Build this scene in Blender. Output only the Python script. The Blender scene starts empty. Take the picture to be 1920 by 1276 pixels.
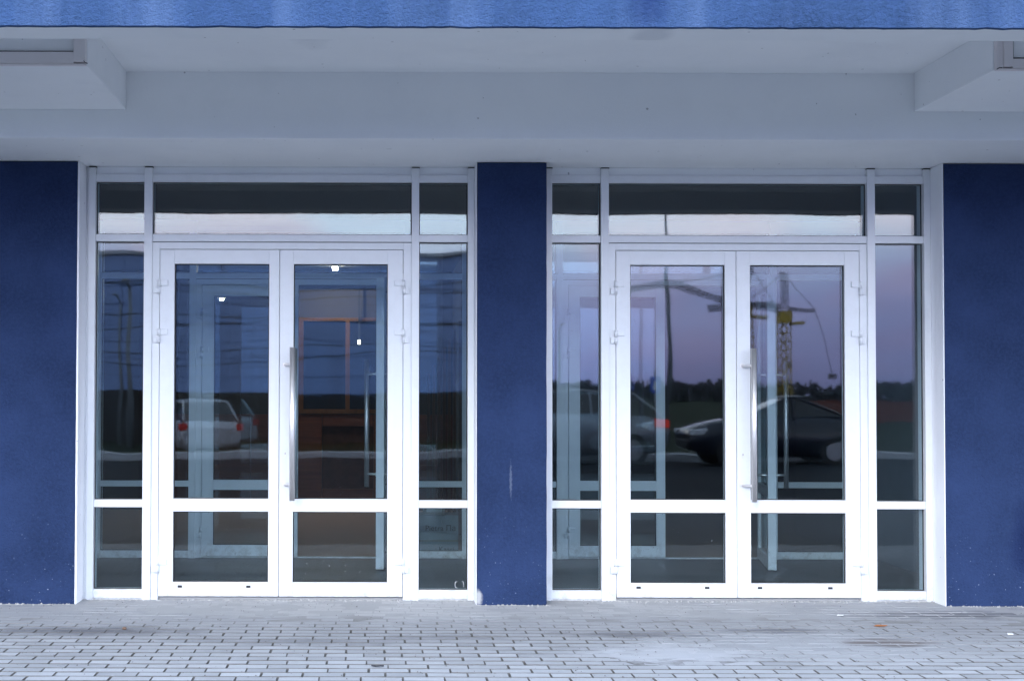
import bpy, bmesh, math, random
from mathutils import Vector, Matrix, noise
R = math.radians
random.seed(11)
scene = bpy.context.scene
col = scene.collection

# ------------------------------------------------------------------ camera
cd = bpy.data.cameras.new('camera')
cam = bpy.data.objects.new('camera', cd); col.objects.link(cam)
cd.sensor_width = 36.0
cd.lens = 47.57
cd.shift_x = 0.1333
cd.shift_y = 0.0193
cd.clip_end = 6000
cam.location = (0, -8.75, 1.36)
cam.rotation_mode = 'XYZ'
cam.rotation_euler = (Matrix.Rotation(R(91.4), 3, 'X') @ Matrix.Rotation(R(0.15), 3, 'Z')).to_euler()
scene.camera = cam

# ------------------------------------------------------------------ render / view
scene.render.engine = 'CYCLES'
scene.cycles.use_denoising = True
scene.cycles.max_bounces = 10
scene.cycles.transparent_max_bounces = 24
scene.cycles.glossy_bounces = 5
scene.cycles.caustics_reflective = False
scene.view_settings.view_transform = 'Standard'
scene.view_settings.look = 'None'
scene.view_settings.exposure = 0.66
scene.view_settings.gamma = 1.0
scene.view_settings.use_curve_mapping = False

# ------------------------------------------------------------------ sky and sun
SUN_EL, SUN_ROT = R(27), R(205)          # behind the camera, veiled by cloud
world = bpy.data.worlds.new('World'); scene.world = world
world.use_nodes = True
wt = world.node_tree; wn = wt.nodes; wl = wt.links
wn.clear()
w_out = wn.new('ShaderNodeOutputWorld'); w_bg = wn.new('ShaderNodeBackground')
w_bg.inputs['Strength'].default_value = 0.1
wl.new(w_bg.outputs[0], w_out.inputs[0])
w_sky = wn.new('ShaderNodeTexSky'); w_sky.sky_type = 'NISHITA'; w_sky.sun_disc = False
w_sky.sun_elevation = SUN_EL; w_sky.sun_rotation = SUN_ROT
w_tc = wn.new('ShaderNodeTexCoord'); w_sep = wn.new('ShaderNodeSeparateXYZ')
wl.new(w_tc.outputs['Generated'], w_sep.inputs[0])
w_map = wn.new('ShaderNodeMapping'); w_map.inputs['Scale'].default_value = (2.2, 2.2, 15)
wl.new(w_tc.outputs['Generated'], w_map.inputs[0])
w_noise = wn.new('ShaderNodeTexNoise'); w_noise.inputs['Scale'].default_value = 1.6
w_noise.inputs['Detail'].default_value = 5; w_noise.inputs['Roughness'].default_value = 0.55
wl.new(w_map.outputs[0], w_noise.inputs['Vector'])
w_ma = wn.new('ShaderNodeMath'); w_ma.operation = 'MULTIPLY_ADD'
wl.new(w_noise.outputs['Fac'], w_ma.inputs[0]); w_ma.inputs[1].default_value = 0.075
w_sub = wn.new('ShaderNodeMath'); w_sub.operation = 'SUBTRACT'
wl.new(w_sep.outputs['Z'], w_sub.inputs[0]); w_sub.inputs[1].default_value = 0.0375
wl.new(w_sub.outputs[0], w_ma.inputs[2])
w_ramp = wn.new('ShaderNodeValToRGB'); cr = w_ramp.color_ramp
stops = [(0.0, (7.0, 7.8, 16)), (0.03, (9.4, 9.8, 19.5)), (0.065, (14.5, 14.8, 26)), (0.10, (24, 24.5, 34)),
         (0.125, (42, 43.5, 50)), (0.17, (46, 49, 56)), (0.32, (24, 28, 34)), (1.0, (16, 21, 28))]
while len(cr.elements) < len(stops): cr.elements.new(0.5)
for e, (p, c) in zip(cr.elements, stops):
    e.position = p; e.color = (*[v / 60 for v in c], 1)
wl.new(w_ma.outputs[0], w_ramp.inputs[0])
# warm and cool patches in the cloud deck, the same all round the sky
w_map2 = wn.new('ShaderNodeMapping'); w_map2.inputs['Scale'].default_value = (5, 5, 14)
wl.new(w_tc.outputs['Generated'], w_map2.inputs[0])
w_n2 = wn.new('ShaderNodeTexNoise'); w_n2.inputs['Scale'].default_value = 1.7; w_n2.inputs['Detail'].default_value = 3
wl.new(w_map2.outputs[0], w_n2.inputs['Vector'])
w_r2 = wn.new('ShaderNodeValToRGB')
w_r2.color_ramp.elements[0].position = 0.38; w_r2.color_ramp.elements[0].color = (0.86, 0.96, 1.0, 1)
w_r2.color_ramp.elements[1].position = 0.62; w_r2.color_ramp.elements[1].color = (1.0, 0.91, 0.91, 1)
wl.new(w_n2.outputs['Fac'], w_r2.inputs[0])
w_mul = wn.new('ShaderNodeMix'); w_mul.data_type = 'RGBA'; w_mul.blend_type = 'MULTIPLY'; w_mul.inputs[0].default_value = 1
wl.new(w_ramp.outputs[0], w_mul.inputs[6]); wl.new(w_r2.outputs[0], w_mul.inputs[7])
w_sc = wn.new('ShaderNodeVectorMath'); w_sc.operation = 'SCALE'; w_sc.inputs['Scale'].default_value = 60
wl.new(w_mul.outputs[2], w_sc.inputs[0])
w_mix = wn.new('ShaderNodeMix'); w_mix.data_type = 'RGBA'; w_mix.inputs[0].default_value = 0.88
wl.new(w_sky.outputs[0], w_mix.inputs[6]); wl.new(w_sc.outputs[0], w_mix.inputs[7])
wl.new(w_mix.outputs[2], w_bg.inputs[0])

sd = bpy.data.lights.new('sun', 'SUN'); sd.energy = 1.0; sd.angle = R(20); sd.color = (1.0, 0.95, 0.9)
sun = bpy.data.objects.new('sun', sd); col.objects.link(sun)
_dir = Vector((math.sin(SUN_ROT) * math.cos(SUN_EL), math.cos(SUN_ROT) * math.cos(SUN_EL), math.sin(SUN_EL)))
sun.rotation_euler = _dir.to_track_quat('Z', 'Y').to_euler()

# ------------------------------------------------------------------ helpers
def tag(o, label=None, cat=None, group=None, kind=None):
    if label: o['label'] = label
    if cat: o['category'] = cat
    if group: o['group'] = group
    if kind: o['kind'] = kind
    return o

def empty(name, label, cat, loc=(0, 0, 0), rz=0, group=None):
    o = bpy.data.objects.new(name, None); col.objects.link(o)
    o.location = loc; o.rotation_euler = (0, 0, rz); o.empty_display_size = 0.2
    return tag(o, label, cat, group)

class MB:
    def __init__(s): s.bm = bmesh.new()
    def box(s, x0, x1, y0, y1, z0, z1, bev=0.0):
        vs = [s.bm.verts.new((x, y, z)) for z in (z0, z1) for y in (y0, y1) for x in (x0, x1)]
        fs = [s.bm.faces.new([vs[i] for i in q]) for q in
              ((0, 2, 3, 1), (4, 5, 7, 6), (0, 1, 5, 4), (2, 6, 7, 3), (0, 4, 6, 2), (1, 3, 7, 5))]
        if bev:
            es = list({e for f in fs for e in f.edges})
            bmesh.ops.bevel(s.bm, geom=es, offset=bev, segments=2, profile=0.6, affect='EDGES')
        return s
    def cyl(s, a, b, r, n=16, r2=None, cap=True):
        a = Vector(a); b = Vector(b); d = (b - a)
        q = d.to_track_quat('Z', 'Y'); r2 = r if r2 is None else r2
        A = [s.bm.verts.new(a + q @ Vector((math.cos(t) * r, math.sin(t) * r, 0))) for t in [2 * math.pi * i / n for i in range(n)]]
        B = [s.bm.verts.new(b + q @ Vector((math.cos(t) * r2, math.sin(t) * r2, 0))) for t in [2 * math.pi * i / n for i in range(n)]]
        for i in range(n):
            f = s.bm.faces.new((A[i], A[(i + 1) % n], B[(i + 1) % n], B[i])); f.smooth = n > 6
        if cap: s.bm.faces.new(A[::-1]); s.bm.faces.new(B)
        return s
    def tube(s, pts, r, n=6):
        for a, b in zip(pts, pts[1:]): s.cyl(a, b, r, n, cap=False)
        return s
    def loft(s, rings, close_ends=True, smooth=True):
        V = [[s.bm.verts.new(p) for p in r] for r in rings]
        n = len(V[0])
        for a, b in zip(V, V[1:]):
            for i in range(n):
                f = s.bm.faces.new((a[i], a[(i + 1) % n], b[(i + 1) % n], b[i])); f.smooth = smooth
        if close_ends:
            s.bm.faces.new(V[0][::-1]); s.bm.faces.new(V[-1])
        return s
    def poly(s, pts):
        s.bm.faces.new([s.bm.verts.new(p) for p in pts]); return s
    def prism(s, outline, y0, y1):      # outline in x,z
        a = [s.bm.verts.new((x, y0, z)) for x, z in outline]; b = [s.bm.verts.new((x, y1, z)) for x, z in outline]
        n = len(a); s.bm.faces.new(a); s.bm.faces.new(b[::-1])
        for i in range(n): s.bm.faces.new((a[i], b[i], b[(i + 1) % n], a[(i + 1) % n]))
        return s
    def mesh(s, name, m):
        bmesh.ops.recalc_face_normals(s.bm, faces=s.bm.faces)
        me = bpy.data.meshes.new(name); s.bm.to_mesh(me); s.bm.free()
        if m: me.materials.append(m)
        return me
    def build(s, name, m, parent=None):
        return place(name, s.mesh(name, m), parent)

def place(name, me, parent=None):
    o = bpy.data.objects.new(name, me); col.objects.link(o)
    if parent: o.parent = parent
    return o

# ------------------------------------------------------------------ materials
class NT:
    def __init__(s, name):
        s.m = bpy.data.materials.new(name); s.m.use_nodes = True
        s.t = s.m.node_tree; s.n = s.t.nodes; s.l = s.t.links
        s.b = s.n['Principled BSDF']
        s.pos = None
    def new(s, t, **kw):
        n = s.n.new(t)
        for k, v in kw.items(): setattr(n, k, v)
        return n
    def link(s, a, b): s.l.new(a, b)
    def geo(s):
        if s.pos is None: s.pos = s.new('ShaderNodeNewGeometry').outputs['Position']
        return s.pos
    def vec(s, scale=(1, 1, 1), src=None):
        mp = s.new('ShaderNodeMapping'); mp.inputs['Scale'].default_value = scale
        s.link(src or s.geo(), mp.inputs[0]); return mp.outputs[0]
    def noise(s, scale, detail=4, rough=0.55, vec=None, stretch=(1, 1, 1)):
        n = s.new('ShaderNodeTexNoise'); n.inputs['Scale'].default_value = scale
        n.inputs['Detail'].default_value = detail; n.inputs['Roughness'].default_value = rough
        s.link(vec or s.vec(stretch), n.inputs['Vector']); return n.outputs['Fac']
    def ramp(s, fac, stops):
        r = s.new('ShaderNodeValToRGB'); e = r.color_ramp.elements
        while len(e) < len(stops): e.new(0.5)
        for el, (p, c) in zip(e, stops):
            el.position = p; el.color = (c, c, c, 1) if isinstance(c, (int, float)) else (*c, 1)
        s.link(fac, r.inputs[0]); return r.outputs[0]
    def math(s, op, a, b=None, c=None, clamp=False):
        m = s.new('ShaderNodeMath', operation=op, use_clamp=clamp)
        for i, v in enumerate((a, b, c)):
            if v is None: continue
            if isinstance(v, (int, float)): m.inputs[i].default_value = v
            else: s.link(v, m.inputs[i])
        return m.outputs[0]
    def mix(s, fac, a, b, mode='MIX'):
        m = s.new('ShaderNodeMix', data_type='RGBA', blend_type=mode)
        for i, v in ((0, fac), (6, a), (7, b)):
            if isinstance(v, (int, float)): m.inputs[i].default_value = v
            elif isinstance(v, tuple): m.inputs[i].default_value = (*v, 1)
            else: s.link(v, m.inputs[i])
        return m.outputs[2]
    def blob(s, c, rad, wob=0.5, scale=4.0, soft=0.5):
        """soft uneven patch round world point c; rad per axis (0 = ignore the axis)"""
        sp = s.new('ShaderNodeVectorMath', operation='SUBTRACT'); s.link(s.geo(), sp.inputs[0]); sp.inputs[1].default_value = c
        mu = s.new('ShaderNodeVectorMath', operation='MULTIPLY'); s.link(sp.outputs[0], mu.inputs[0])
        mu.inputs[1].default_value = tuple(1 / r if r else 0 for r in rad)
        ln = s.new('ShaderNodeVectorMath', operation='LENGTH'); s.link(mu.outputs[0], ln.inputs[0])
        nz = s.noise(scale, 6, 0.65)
        d = s.math('MULTIPLY_ADD', nz, wob * 2, s.math('SUBTRACT', ln.outputs['Value'], wob))
        return s.ramp(d, [(max(0.0, 0.95 - soft), 1.0), (1.0, 0.0)])
    def bump(s, h, strength, dist):
        b = s.new('ShaderNodeBump'); b.inputs['Strength'].default_value = strength; b.inputs['Distance'].default_value = dist
        s.link(h, b.inputs['Height']); s.link(b.outputs[0], s.b.inputs['Normal']); return b
    def color(s, c):
        if isinstance(c, tuple): s.b.inputs['Base Color'].default_value = (*c, 1)
        else: s.link(c, s.b.inputs['Base Color'])
    def set(s, rough=0.6, metal=0.0, spec=0.5):
        s.b.inputs['Roughness'].default_value = rough; s.b.inputs['Metallic'].default_value = metal
        s.b.inputs['Specular IOR Level'].default_value = spec

def simple(name, c, rough=0.6, metal=0.0, spec=0.5, var=0.12, scale=6.0):
    t = NT(name); t.set(rough, metal, spec)
    n = t.noise(scale, 5)
    t.color(t.mix(n, tuple(v * (1 - var) for v in c), tuple(min(1, v * (1 + var)) for v in c)))
    return t.m

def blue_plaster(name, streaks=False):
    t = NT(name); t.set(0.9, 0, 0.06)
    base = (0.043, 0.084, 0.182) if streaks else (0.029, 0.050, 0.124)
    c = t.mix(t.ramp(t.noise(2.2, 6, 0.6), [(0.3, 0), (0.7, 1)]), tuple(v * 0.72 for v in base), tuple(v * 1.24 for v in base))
    c = t.mix(t.math('MULTIPLY', t.ramp(t.noise(46, 5, 0.8), [(0.42, 0), (0.70, 1)]), 0.7), c, (0.06, 0.11, 0.26) if streaks else (0.040, 0.070, 0.17))
    if streaks:                                       # pale rain streaks down the fascia
        st = t.ramp(t.noise(3.2, 5, 0.6, stretch=(1, 1, 0.06)), [(0.48, 0), (0.72, 1)])
        c = t.mix(t.math('MULTIPLY', st, 0.8), c, (0.115, 0.18, 0.33))
        c = t.mix(t.math('MULTIPLY', t.blob((1.20, -2.86, 3.12), (0.12, 0, 0.22), 0.8, 8, 0.8), 0.75), c, (0.022, 0.045, 0.14))
    else:
        # white scuffs and splashes, thicker towards the ground
        sp = t.ramp(t.noise(60, 2, 0.5), [(0.69, 0), (0.73, 1)])
        sz = t.new('ShaderNodeSeparateXYZ'); t.link(t.geo(), sz.inputs[0])
        low = t.math('MULTIPLY_ADD', sz.outputs['Z'], -1.6, 1.0, clamp=True)
        c = t.mix(t.math('MULTIPLY', sp, t.math('MULTIPLY_ADD', low, 0.75, 0.03)), c, (0.45, 0.5, 0.6))
        c = t.mix(t.math('MULTIPLY', t.blob((0.875, 0, 0.80), (0.010, 0, 0.12), 1.1, 60), 0.25), c, (0.42, 0.47, 0.58))
        c = t.mix(t.math('MULTIPLY', t.blob((0.665, 0, 0.05), (0.035, 0, 0.06), 0.5, 30), 0.9), c, (0.6, 0.6, 0.6))
        c = t.mix(t.math('MULTIPLY', t.blob((4.35, 0, 0.45), (0.28, 0, 0.45), 0.5, 3), 0.75), c, (0.008, 0.015, 0.07))  # shadow painted into the blue low on the right pier
    t.color(c)
    h = t.math('ADD', t.noise(200, 3, 0.6), t.math('MULTIPLY', t.noise(70, 4, 0.6), 1.5))
    t.bump(h, 1.0, 0.010)
    return t.m

def white_plaster(name):
    t = NT(name); t.set(0.9, 0, 0.2)
    c = t.mix(t.ramp(t.noise(0.9, 6, 0.6), [(0.3, 0), (0.72, 1)]), (0.83, 0.85, 0.88), (0.90, 0.915, 0.93))
    c = t.mix(t.math('MULTIPLY', t.ramp(t.noise(3, 5, 0.6), [(0.55, 0), (0.75, 1)]), 0.25), c, (0.74, 0.77, 0.79))
    # damp marks under the roof
    c = t.mix(t.math('MULTIPLY', t.blob((-0.36, -1.85, 3.256), (0.16, 0.55, 0), 0.45, 5), 0.35), c, (0.52, 0.54, 0.59))
    c = t.mix(t.math('MULTIPLY', t.blob((1.24, -2.7, 2.973), (0.11, 0.2, 0), 0.45, 6), 0.4), c, (0.52, 0.54, 0.59))
    c = t.mix(t.math('MULTIPLY', t.blob((1.13, -2.05, 3.256), (0.09, 0.5, 0), 0.4, 5), 0.35), c, (0.52, 0.54, 0.59))
    c = t.mix(t.math('MULTIPLY', t.ramp(t.noise(34, 0, 0.3), [(0.855, 0), (0.865, 1)]), 0.5), c, (0.1, 0.1, 0.11))
    t.color(c)
    t.bump(t.math('ADD', t.noise(160, 3), t.math('MULTIPLY', t.noise(5, 4), 2.0)), 0.3, 0.004)
    return t.m

def white_frame(name, c=(0.74, 0.76, 0.775)):
    t = NT(name); t.set(0.32, 0, 0.5)
    d = t.ramp(t.noise(14, 6, 0.75), [(0.44, 0), (0.72, 1)])
    sz = t.new('ShaderNodeSeparateXYZ'); t.link(t.geo(), sz.inputs[0])
    low = t.math('MULTIPLY_ADD', sz.outputs['Z'], -4.0, 0.75, clamp=True)
    k = t.math('MULTIPLY', d, t.math('MULTIPLY_ADD', low, 1.1, 0.10), clamp=True)
    t.color(t.mix(k, c, (0.40, 0.38, 0.35)))
    t.bump(t.noise(30, 2), 0.03, 0.002)
    return t.m

def glass(name, r0=0.056, tint=(0.87, 0.945, 0.97), wave=0.0011, dirt=1.0):
    t = NT(name); t.n.remove(t.b)
    out = t.n['Material Output']
    tr = t.new('ShaderNodeBsdfTransparent'); tr.inputs[0].default_value = (*tint, 1)
    gl = t.new('ShaderNodeBsdfAnisotropic'); gl.inputs['Roughness'].default_value = 0.018
    gl.inputs['Color'].default_value = (0.96, 0.98, 1, 1)
    # slow waves in the float glass
    h = t.math('ADD', t.noise(1.7, 1, 0.4), t.math('MULTIPLY', t.noise(5.5, 1, 0.3, stretch=(0.6, 1, 1)), 0.10))
    b = t.new('ShaderNodeBump'); b.inputs['Strength'].default_value = 1.0; b.inputs['Distance'].default_value = wave
    t.link(h, b.inputs['Height']); t.link(b.outputs[0], gl.inputs['Normal'])
    lw = t.new('ShaderNodeLayerWeight'); lw.inputs['Blend'].default_value = 0.5
    f = t.math('MULTIPLY_ADD', t.math('POWER', lw.outputs['Facing'], 5), 1 - r0, r0, clamp=True)
    m1 = t.new('ShaderNodeMixShader'); t.link(f, m1.inputs[0]); t.link(tr.outputs[0], m1.inputs[1]); t.link(gl.outputs[0], m1.inputs[2])
    df = t.new('ShaderNodeBsdfDiffuse'); df.inputs[0].default_value = (0.5, 0.52, 0.54, 1)
    sz = t.new('ShaderNodeSeparateXYZ'); t.link(t.geo(), sz.inputs[0])
    low = t.math('MULTIPLY_ADD', sz.outputs['Z'], -1.1, 1.25, clamp=True)
    sp = t.ramp(t.noise(75, 2, 0.55), [(0.735, 0), (0.75, 1)])
    sm = t.ramp(t.noise(9, 6, 0.7, stretch=(1.5, 1, 0.35)), [(0.58, 0), (0.80, 1)])
    k = t.math('ADD', t.math('MULTIPLY', sp, 0.5), t.math('MULTIPLY_ADD', sm, 0.012, 0.0))
    k = t.math('MULTIPLY', k, t.math('MULTIPLY', t.math('MULTIPLY_ADD', low, 0.9, 0.1), dirt), clamp=True)
    m2 = t.new('ShaderNodeMixShader'); t.link(k, m2.inputs[0]); t.link(m1.outputs[0], m2.inputs[1]); t.link(df.outputs[0], m2.inputs[2])
    t.link(m2.outputs[0], out.inputs[0])
    return t.m

def emit(name, c, s):
    t = NT(name); t.b.inputs['Base Color'].default_value = (0.8, 0.8, 0.8, 1)
    t.b.inputs['Emission Color'].default_value = (*c, 1); t.b.inputs['Emission Strength'].default_value = s
    return t.m

def paver_mat():
    t = NT('paver_concrete'); t.set(0.75, 0, 0.35)
    oi = t.new('ShaderNodeObjectInfo').outputs['Random']
    c = t.mix(oi, (0.27, 0.275, 0.29), (0.47, 0.475, 0.495))
    c = t.mix(t.ramp(t.noise(1.1, 6, 0.65), [(0.35, 0), (0.7, 1)]), c, (0.41, 0.412, 0.425))
    c = t.mix(t.math('MULTIPLY', t.noise(130, 3, 0.6), 0.45), c, (0.22, 0.225, 0.24))
    dark = (0.13, 0.13, 0.145)
    for (x, y, rx, ry, k) in ((-1.6, -0.98, 0.75, 0.19, 0.9), (-0.45, -1.30, 0.9, 0.14, 0.5), (1.45, -1.05, 0.55, 0.13, 0.8), (2.35, -0.92, 0.5, 0.12, 0.55),
                              (2.80, -1.30, 0.24, 0.15, 0.7), (3.6, -0.35, 0.9, 0.20, 0.85), (2.3, -0.9, 0.3, 0.1, 0.5), (0.4, -1.15, 0.45, 0.10, 0.5)):
        c = t.mix(t.math('MULTIPLY', t.blob((x, y, 0), (rx, ry, 0), 0.7, 4.5, 0.65), k), c, dark)
    c = t.mix(t.math('MULTIPLY', t.blob((2.82, -1.28, 0), (0.30, 0.16, 0), 0.7, 5, 0.5), 0.75), c, (0.15, 0.125, 0.115))
    c = t.mix(t.math('MULTIPLY', t.blob((1.55, -1.62, 0), (0.55, 0.36, 0), 0.9, 6, 0.85), 0.6), c, (0.50, 0.50, 0.52))
    c = t.mix(t.math('MULTIPLY', t.blob((0.4, -0.1, 0), (2.6, 0.55, 0), 0.6, 4), 0.75), c, (0.46, 0.455, 0.45))
    c = t.mix(t.math('MULTIPLY', t.ramp(t.noise(48, 2, 0.5), [(0.70, 0), (0.74, 1)]), 0.6), c, (0.55, 0.55, 0.56))
    t.color(c)
    t.bump(t.math('ADD', t.noise(190, 4, 0.65), t.math('MULTIPLY', t.noise(40, 4), 0.8)), 0.6, 0.004)
    return t.m

def sand_mat():
    t = NT('joint_sand'); t.set(0.95, 0, 0.1)
    c = t.mix(t.noise(60, 5, 0.7), (0.085, 0.080, 0.075), (0.20, 0.19, 0.18))
    sp = t.new('ShaderNodeSeparateXYZ'); t.link(t.geo(), sp.inputs[0])
    near = t.math('MULTIPLY_ADD', t.math('ADD', sp.outputs['Y'], t.math('MULTIPLY', t.noise(2.5, 4), 0.6)), 1.9, 1.15, clamp=True)
    c = t.mix(t.math('MULTIPLY', near, 0.96), c, (0.40, 0.40, 0.405))
    c = t.mix(t.math('MULTIPLY', t.blob((1.55, -1.62, 0), (0.5, 0.34, 0), 1.0, 6), 0.8), c, (0.5, 0.51, 0.54))
    c = t.mix(t.math('MULTIPLY', t.blob((2.4, -1.3, 0), (1.25, 0.6, 0), 0.7, 4, 0.8), 0.95), c, (0.38, 0.382, 0.395))
    t.color(c); t.bump(t.noise(220, 4), 0.6, 0.004)
    return t.m

def wood(name, a, b, horiz=False):
    t = NT(name); t.set(0.45, 0, 0.4)
    g = t.noise(9, 6, 0.6, stretch=(0.15, 1, 2.2) if horiz else (2.2, 1, 0.15))
    t.color(t.mix(t.ramp(g, [(0.3, 0), (0.7, 1)]), a, b)); return t.m

M = dict(
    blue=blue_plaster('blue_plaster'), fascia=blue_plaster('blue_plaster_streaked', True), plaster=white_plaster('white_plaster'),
    frame=white_frame('white_powder_coat'), inner=white_frame('white_powder_coat_inner', (0.86, 0.87, 0.88)),
    glass=glass('insulating_glass'), glass_in=glass('clear_glass', 0.05, (0.88, 0.93, 0.94), 0.0005, 0.4),
    gasket=simple('black_rubber', (0.012, 0.012, 0.014), 0.55), steel=None,
    slot=simple('dark_slot', (0.02, 0.02, 0.025), 0.5), pvc=simple('pvc_white', (0.74, 0.70, 0.71), 0.4, var=0.06),
    paver=paver_mat(), sand=sand_mat(),
)
t = NT('brushed_steel'); t.set(0.48, 1.0); t.color((0.78, 0.76, 0.75))
t.bump(t.noise(60, 3, stretch=(1, 1, 8)), 0.06, 0.002); M['steel'] = t.m

# ================================================================== SETTING
XL, XR = -7.0, 10.0
bld = empty('entrance_building', 'blue plastered building front with a white ceilinged porch over two glazed entrances', 'building')

def bpart(name, m, *boxes, bev=0.0, parent=None):
    mb = MB()
    for b in boxes: mb.box(*b, bev=bev)
    return mb.build(name, m, parent or bld)

SOF = 2.862
def pier(x0, x1, lab):
    # a little unevenness along the plaster edges
    mb = MB(); nz = 40
    rings = []
    for k in range(nz + 1):
        z = -0.02 + (SOF + 0.015) * k / nz
        def j(s): return 0.0028 * noise.noise(Vector((s * 7.3, z * 9, x0)))
        rings.append([(x0 + j(1), 0.0, z), (x1 + j(2), 0.0, z), (x1 + j(2), 0.36, z), (x0 + j(1), 0.36, z)])
    o = mb.loft(rings, smooth=False)
    # rough plaster foot that spreads at the pavement
    p = o.build('pier', M['blue'], bld); p['label'] = lab
    return p
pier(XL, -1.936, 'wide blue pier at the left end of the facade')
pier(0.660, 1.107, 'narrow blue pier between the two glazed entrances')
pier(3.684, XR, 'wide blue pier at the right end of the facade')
bpart('reveal', M['plaster'], (-1.9357, -1.924, 0.003, 0.36, -0.01, SOF - 0.001))
bpart('reveal', M['plaster'], (0.653, 0.6568, 0.012, 0.36, -0.01, SOF - 0.001))
bpart('reveal', M['plaster'], (3.676, 3.6818, 0.003, 0.36, -0.01, SOF - 0.001))
bpart('caulking', M['plaster'], (-1.924, -1.902, 0.215, 0.30, 0.0, SOF - 0.002))
bpart('back_beam', M['plaster'], (XL, XR, -0.79, 0.36, SOF, 3.60), bev=0.006)
bpart('cross_beam', M['plaster'], (XL, -1.478, -1.86, -0.7905, 3.030, 3.60), bev=0.006)
bpart('cross_beam', M['plaster'], (3.180, XR, -1.81, -0.7905, 3.030, 3.60), bev=0.006)
bpart('porch_ceiling', M['plaster'], (XL, XR, -2.606, -0.7908, 3.256, 3.50))
bpart('fascia_soffit', M['plaster'], (XL, XR, -2.838, -2.607, 2.973, 3.50), bev=0.004)
# the blue band over the porch, lower edge ragged
mb = MB(); n = 420; rings = []
for k in range(n + 1):
    x = XL + (XR - XL) * k / n
    e = 0.004 * noise.noise(Vector((x * 14, 3, 0))) + 0.0025 * noise.noise(Vector((x * 45, 9, 0)))
    rings.append([(x, -2.853, 2.968 + e), (x, -2.853, 9.0), (x, -2.839, 9.0), (x, -2.839, 2.963 + e)])
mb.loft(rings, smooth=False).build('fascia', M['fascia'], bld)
bpart('upper_storey', M['plaster'], (XL, XR, -2.8385, 12, 3.6005, 8.98))
# plastic framed windows set in the ends of the cross beams
wn1 = bpart('window', M['pvc'], (XL, -1.540, -1.905, -1.861, 3.034, 3.092), (-1.540, -1.482, -1.915, -1.861, 3.040, 3.40),
            (XL, -1.4825, -1.897, -1.861, 3.027, 3.034), bev=0.003)
bpart('pane', M['plaster'], (XL, -1.541, -1.88, -1.8615, 3.099, 3.40), parent=wn1)
bpart('gasket', M['gasket'], (XL, -1.541, -1.896, -1.8615, 3.0925, 3.098), (-1.5415, -1.5403, -1.9, -1.8615, 3.093, 3.40), parent=wn1)
wn2 = bpart('window', M['pvc'], (3.262, XR, -1.855, -1.811, 3.034, 3.082), (3.216, 3.262, -1.862, -1.811, 3.040, 3.40),
            (3.185, 3.216, -1.850, -1.811, 3.034, 3.40), (3.186, XR, -1.847, -1.811, 3.027, 3.034), bev=0.003)
bpart('pane', M['plaster'], (3.268, XR, -1.835, -1.8115, 3.09, 3.40), parent=wn2)
bpart('gasket', M['gasket'], (3.263, XR, -1.846, -1.8115, 3.0825, 3.0895), (3.2625, 3.269, -1.85, -1.8115, 3.083, 3.40), parent=wn2)
# cracks where the beams meet the frames
for pts in (((-1.487, 3.043), (-1.478, 3.0335), (-1.466, 3.029)), ((3.176, 3.024), (3.190, 3.0335), (3.203, 3.033))):
    mb = MB(); y = -1.918 if pts[0][0] < 0 else -1.8645
    for (xa, za), (xb, zb) in zip(pts, pts[1:]): mb.cyl((xa, y, za), (xb, y, zb), 0.0022, 5)
    mb.build('crack', M['slot'], bld)

# interior shell (parts of the building)
hall_floor = simple('hall_floor_tile', (0.46, 0.27, 0.13), 0.3, scale=2)
vest_floor = simple('vestibule_floor_tile', (0.085, 0.10, 0.112), 0.5, scale=3)
dark_ceil = simple('dark_ceiling', (0.018, 0.032, 0.034), 0.8)
hall_wall = simple('hall_wall', (0.045, 0.037, 0.035), 0.7)
white_in = simple('inner_wall_grey', (0.14, 0.17, 0.20), 0.7)
wood_red = wood('red_brown_wood', (0.10, 0.026, 0.010), (0.17, 0.05, 0.018), True)
wood_or = wood('orange_wood', (0.11, 0.047, 0.02), (0.17, 0.075, 0.032))
YI = 2.40
bpart('vestibule_floor', vest_floor, (-2.7, 5.2, 0.30, YI + 0.10, -0.30, 0.006))
bpart('hall_floor', hall_floor, (-5.5, 7.5, YI + 0.101, 9.0, -0.30, 0.004))
bpart('inner_ceiling', dark_ceil, (-2.7, 5.2, 0.361, YI + 0.2, 3.25, 3.59))
bpart('hall_ceiling', hall_wall, (-5.5, 7.5, YI + 0.201, 9.0, 2.79, 3.59))
bpart('vestibule_wall', white_in, (-2.72, -2.32, 0.361, YI + 0.15, 0.0, 3.25))
bpart('vestibule_wall', white_in, (4.12, 4.4, 0.361, YI + 0.15, 0.0, 3.25))
bpart('vestibule_wall', white_in, (0.78, 0.98, 0.361, YI + 0.15, 0.0, 3.25))
bpart('hall_side_wall', hall_wall, (-5.7, -5.5, YI, 9.2, -0.2, 3.6))
bpart('hall_side_wall', hall_wall, (7.5, 7.7, YI, 9.2, -0.2, 3.6))
bpart('hall_screen_wall', hall_wall, (-5.5, -2.321, YI, YI + 0.15, 0.0, 3.6))
bpart('hall_screen_wall', hall_wall, (4.401, 7.5, YI, YI + 0.15, 0.0, 3.6))
bpart('hall_light_divider', hall_wall, (0.90, 1.02, YI + 0.151, 7.05, 0.0, 3.25))  # divider added to keep the lamp light out of the right half
bpart('hall_back_wall', hall_wall, (-5.5, 7.5, 7.05, 7.3, 0.0, 3.6))

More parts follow.
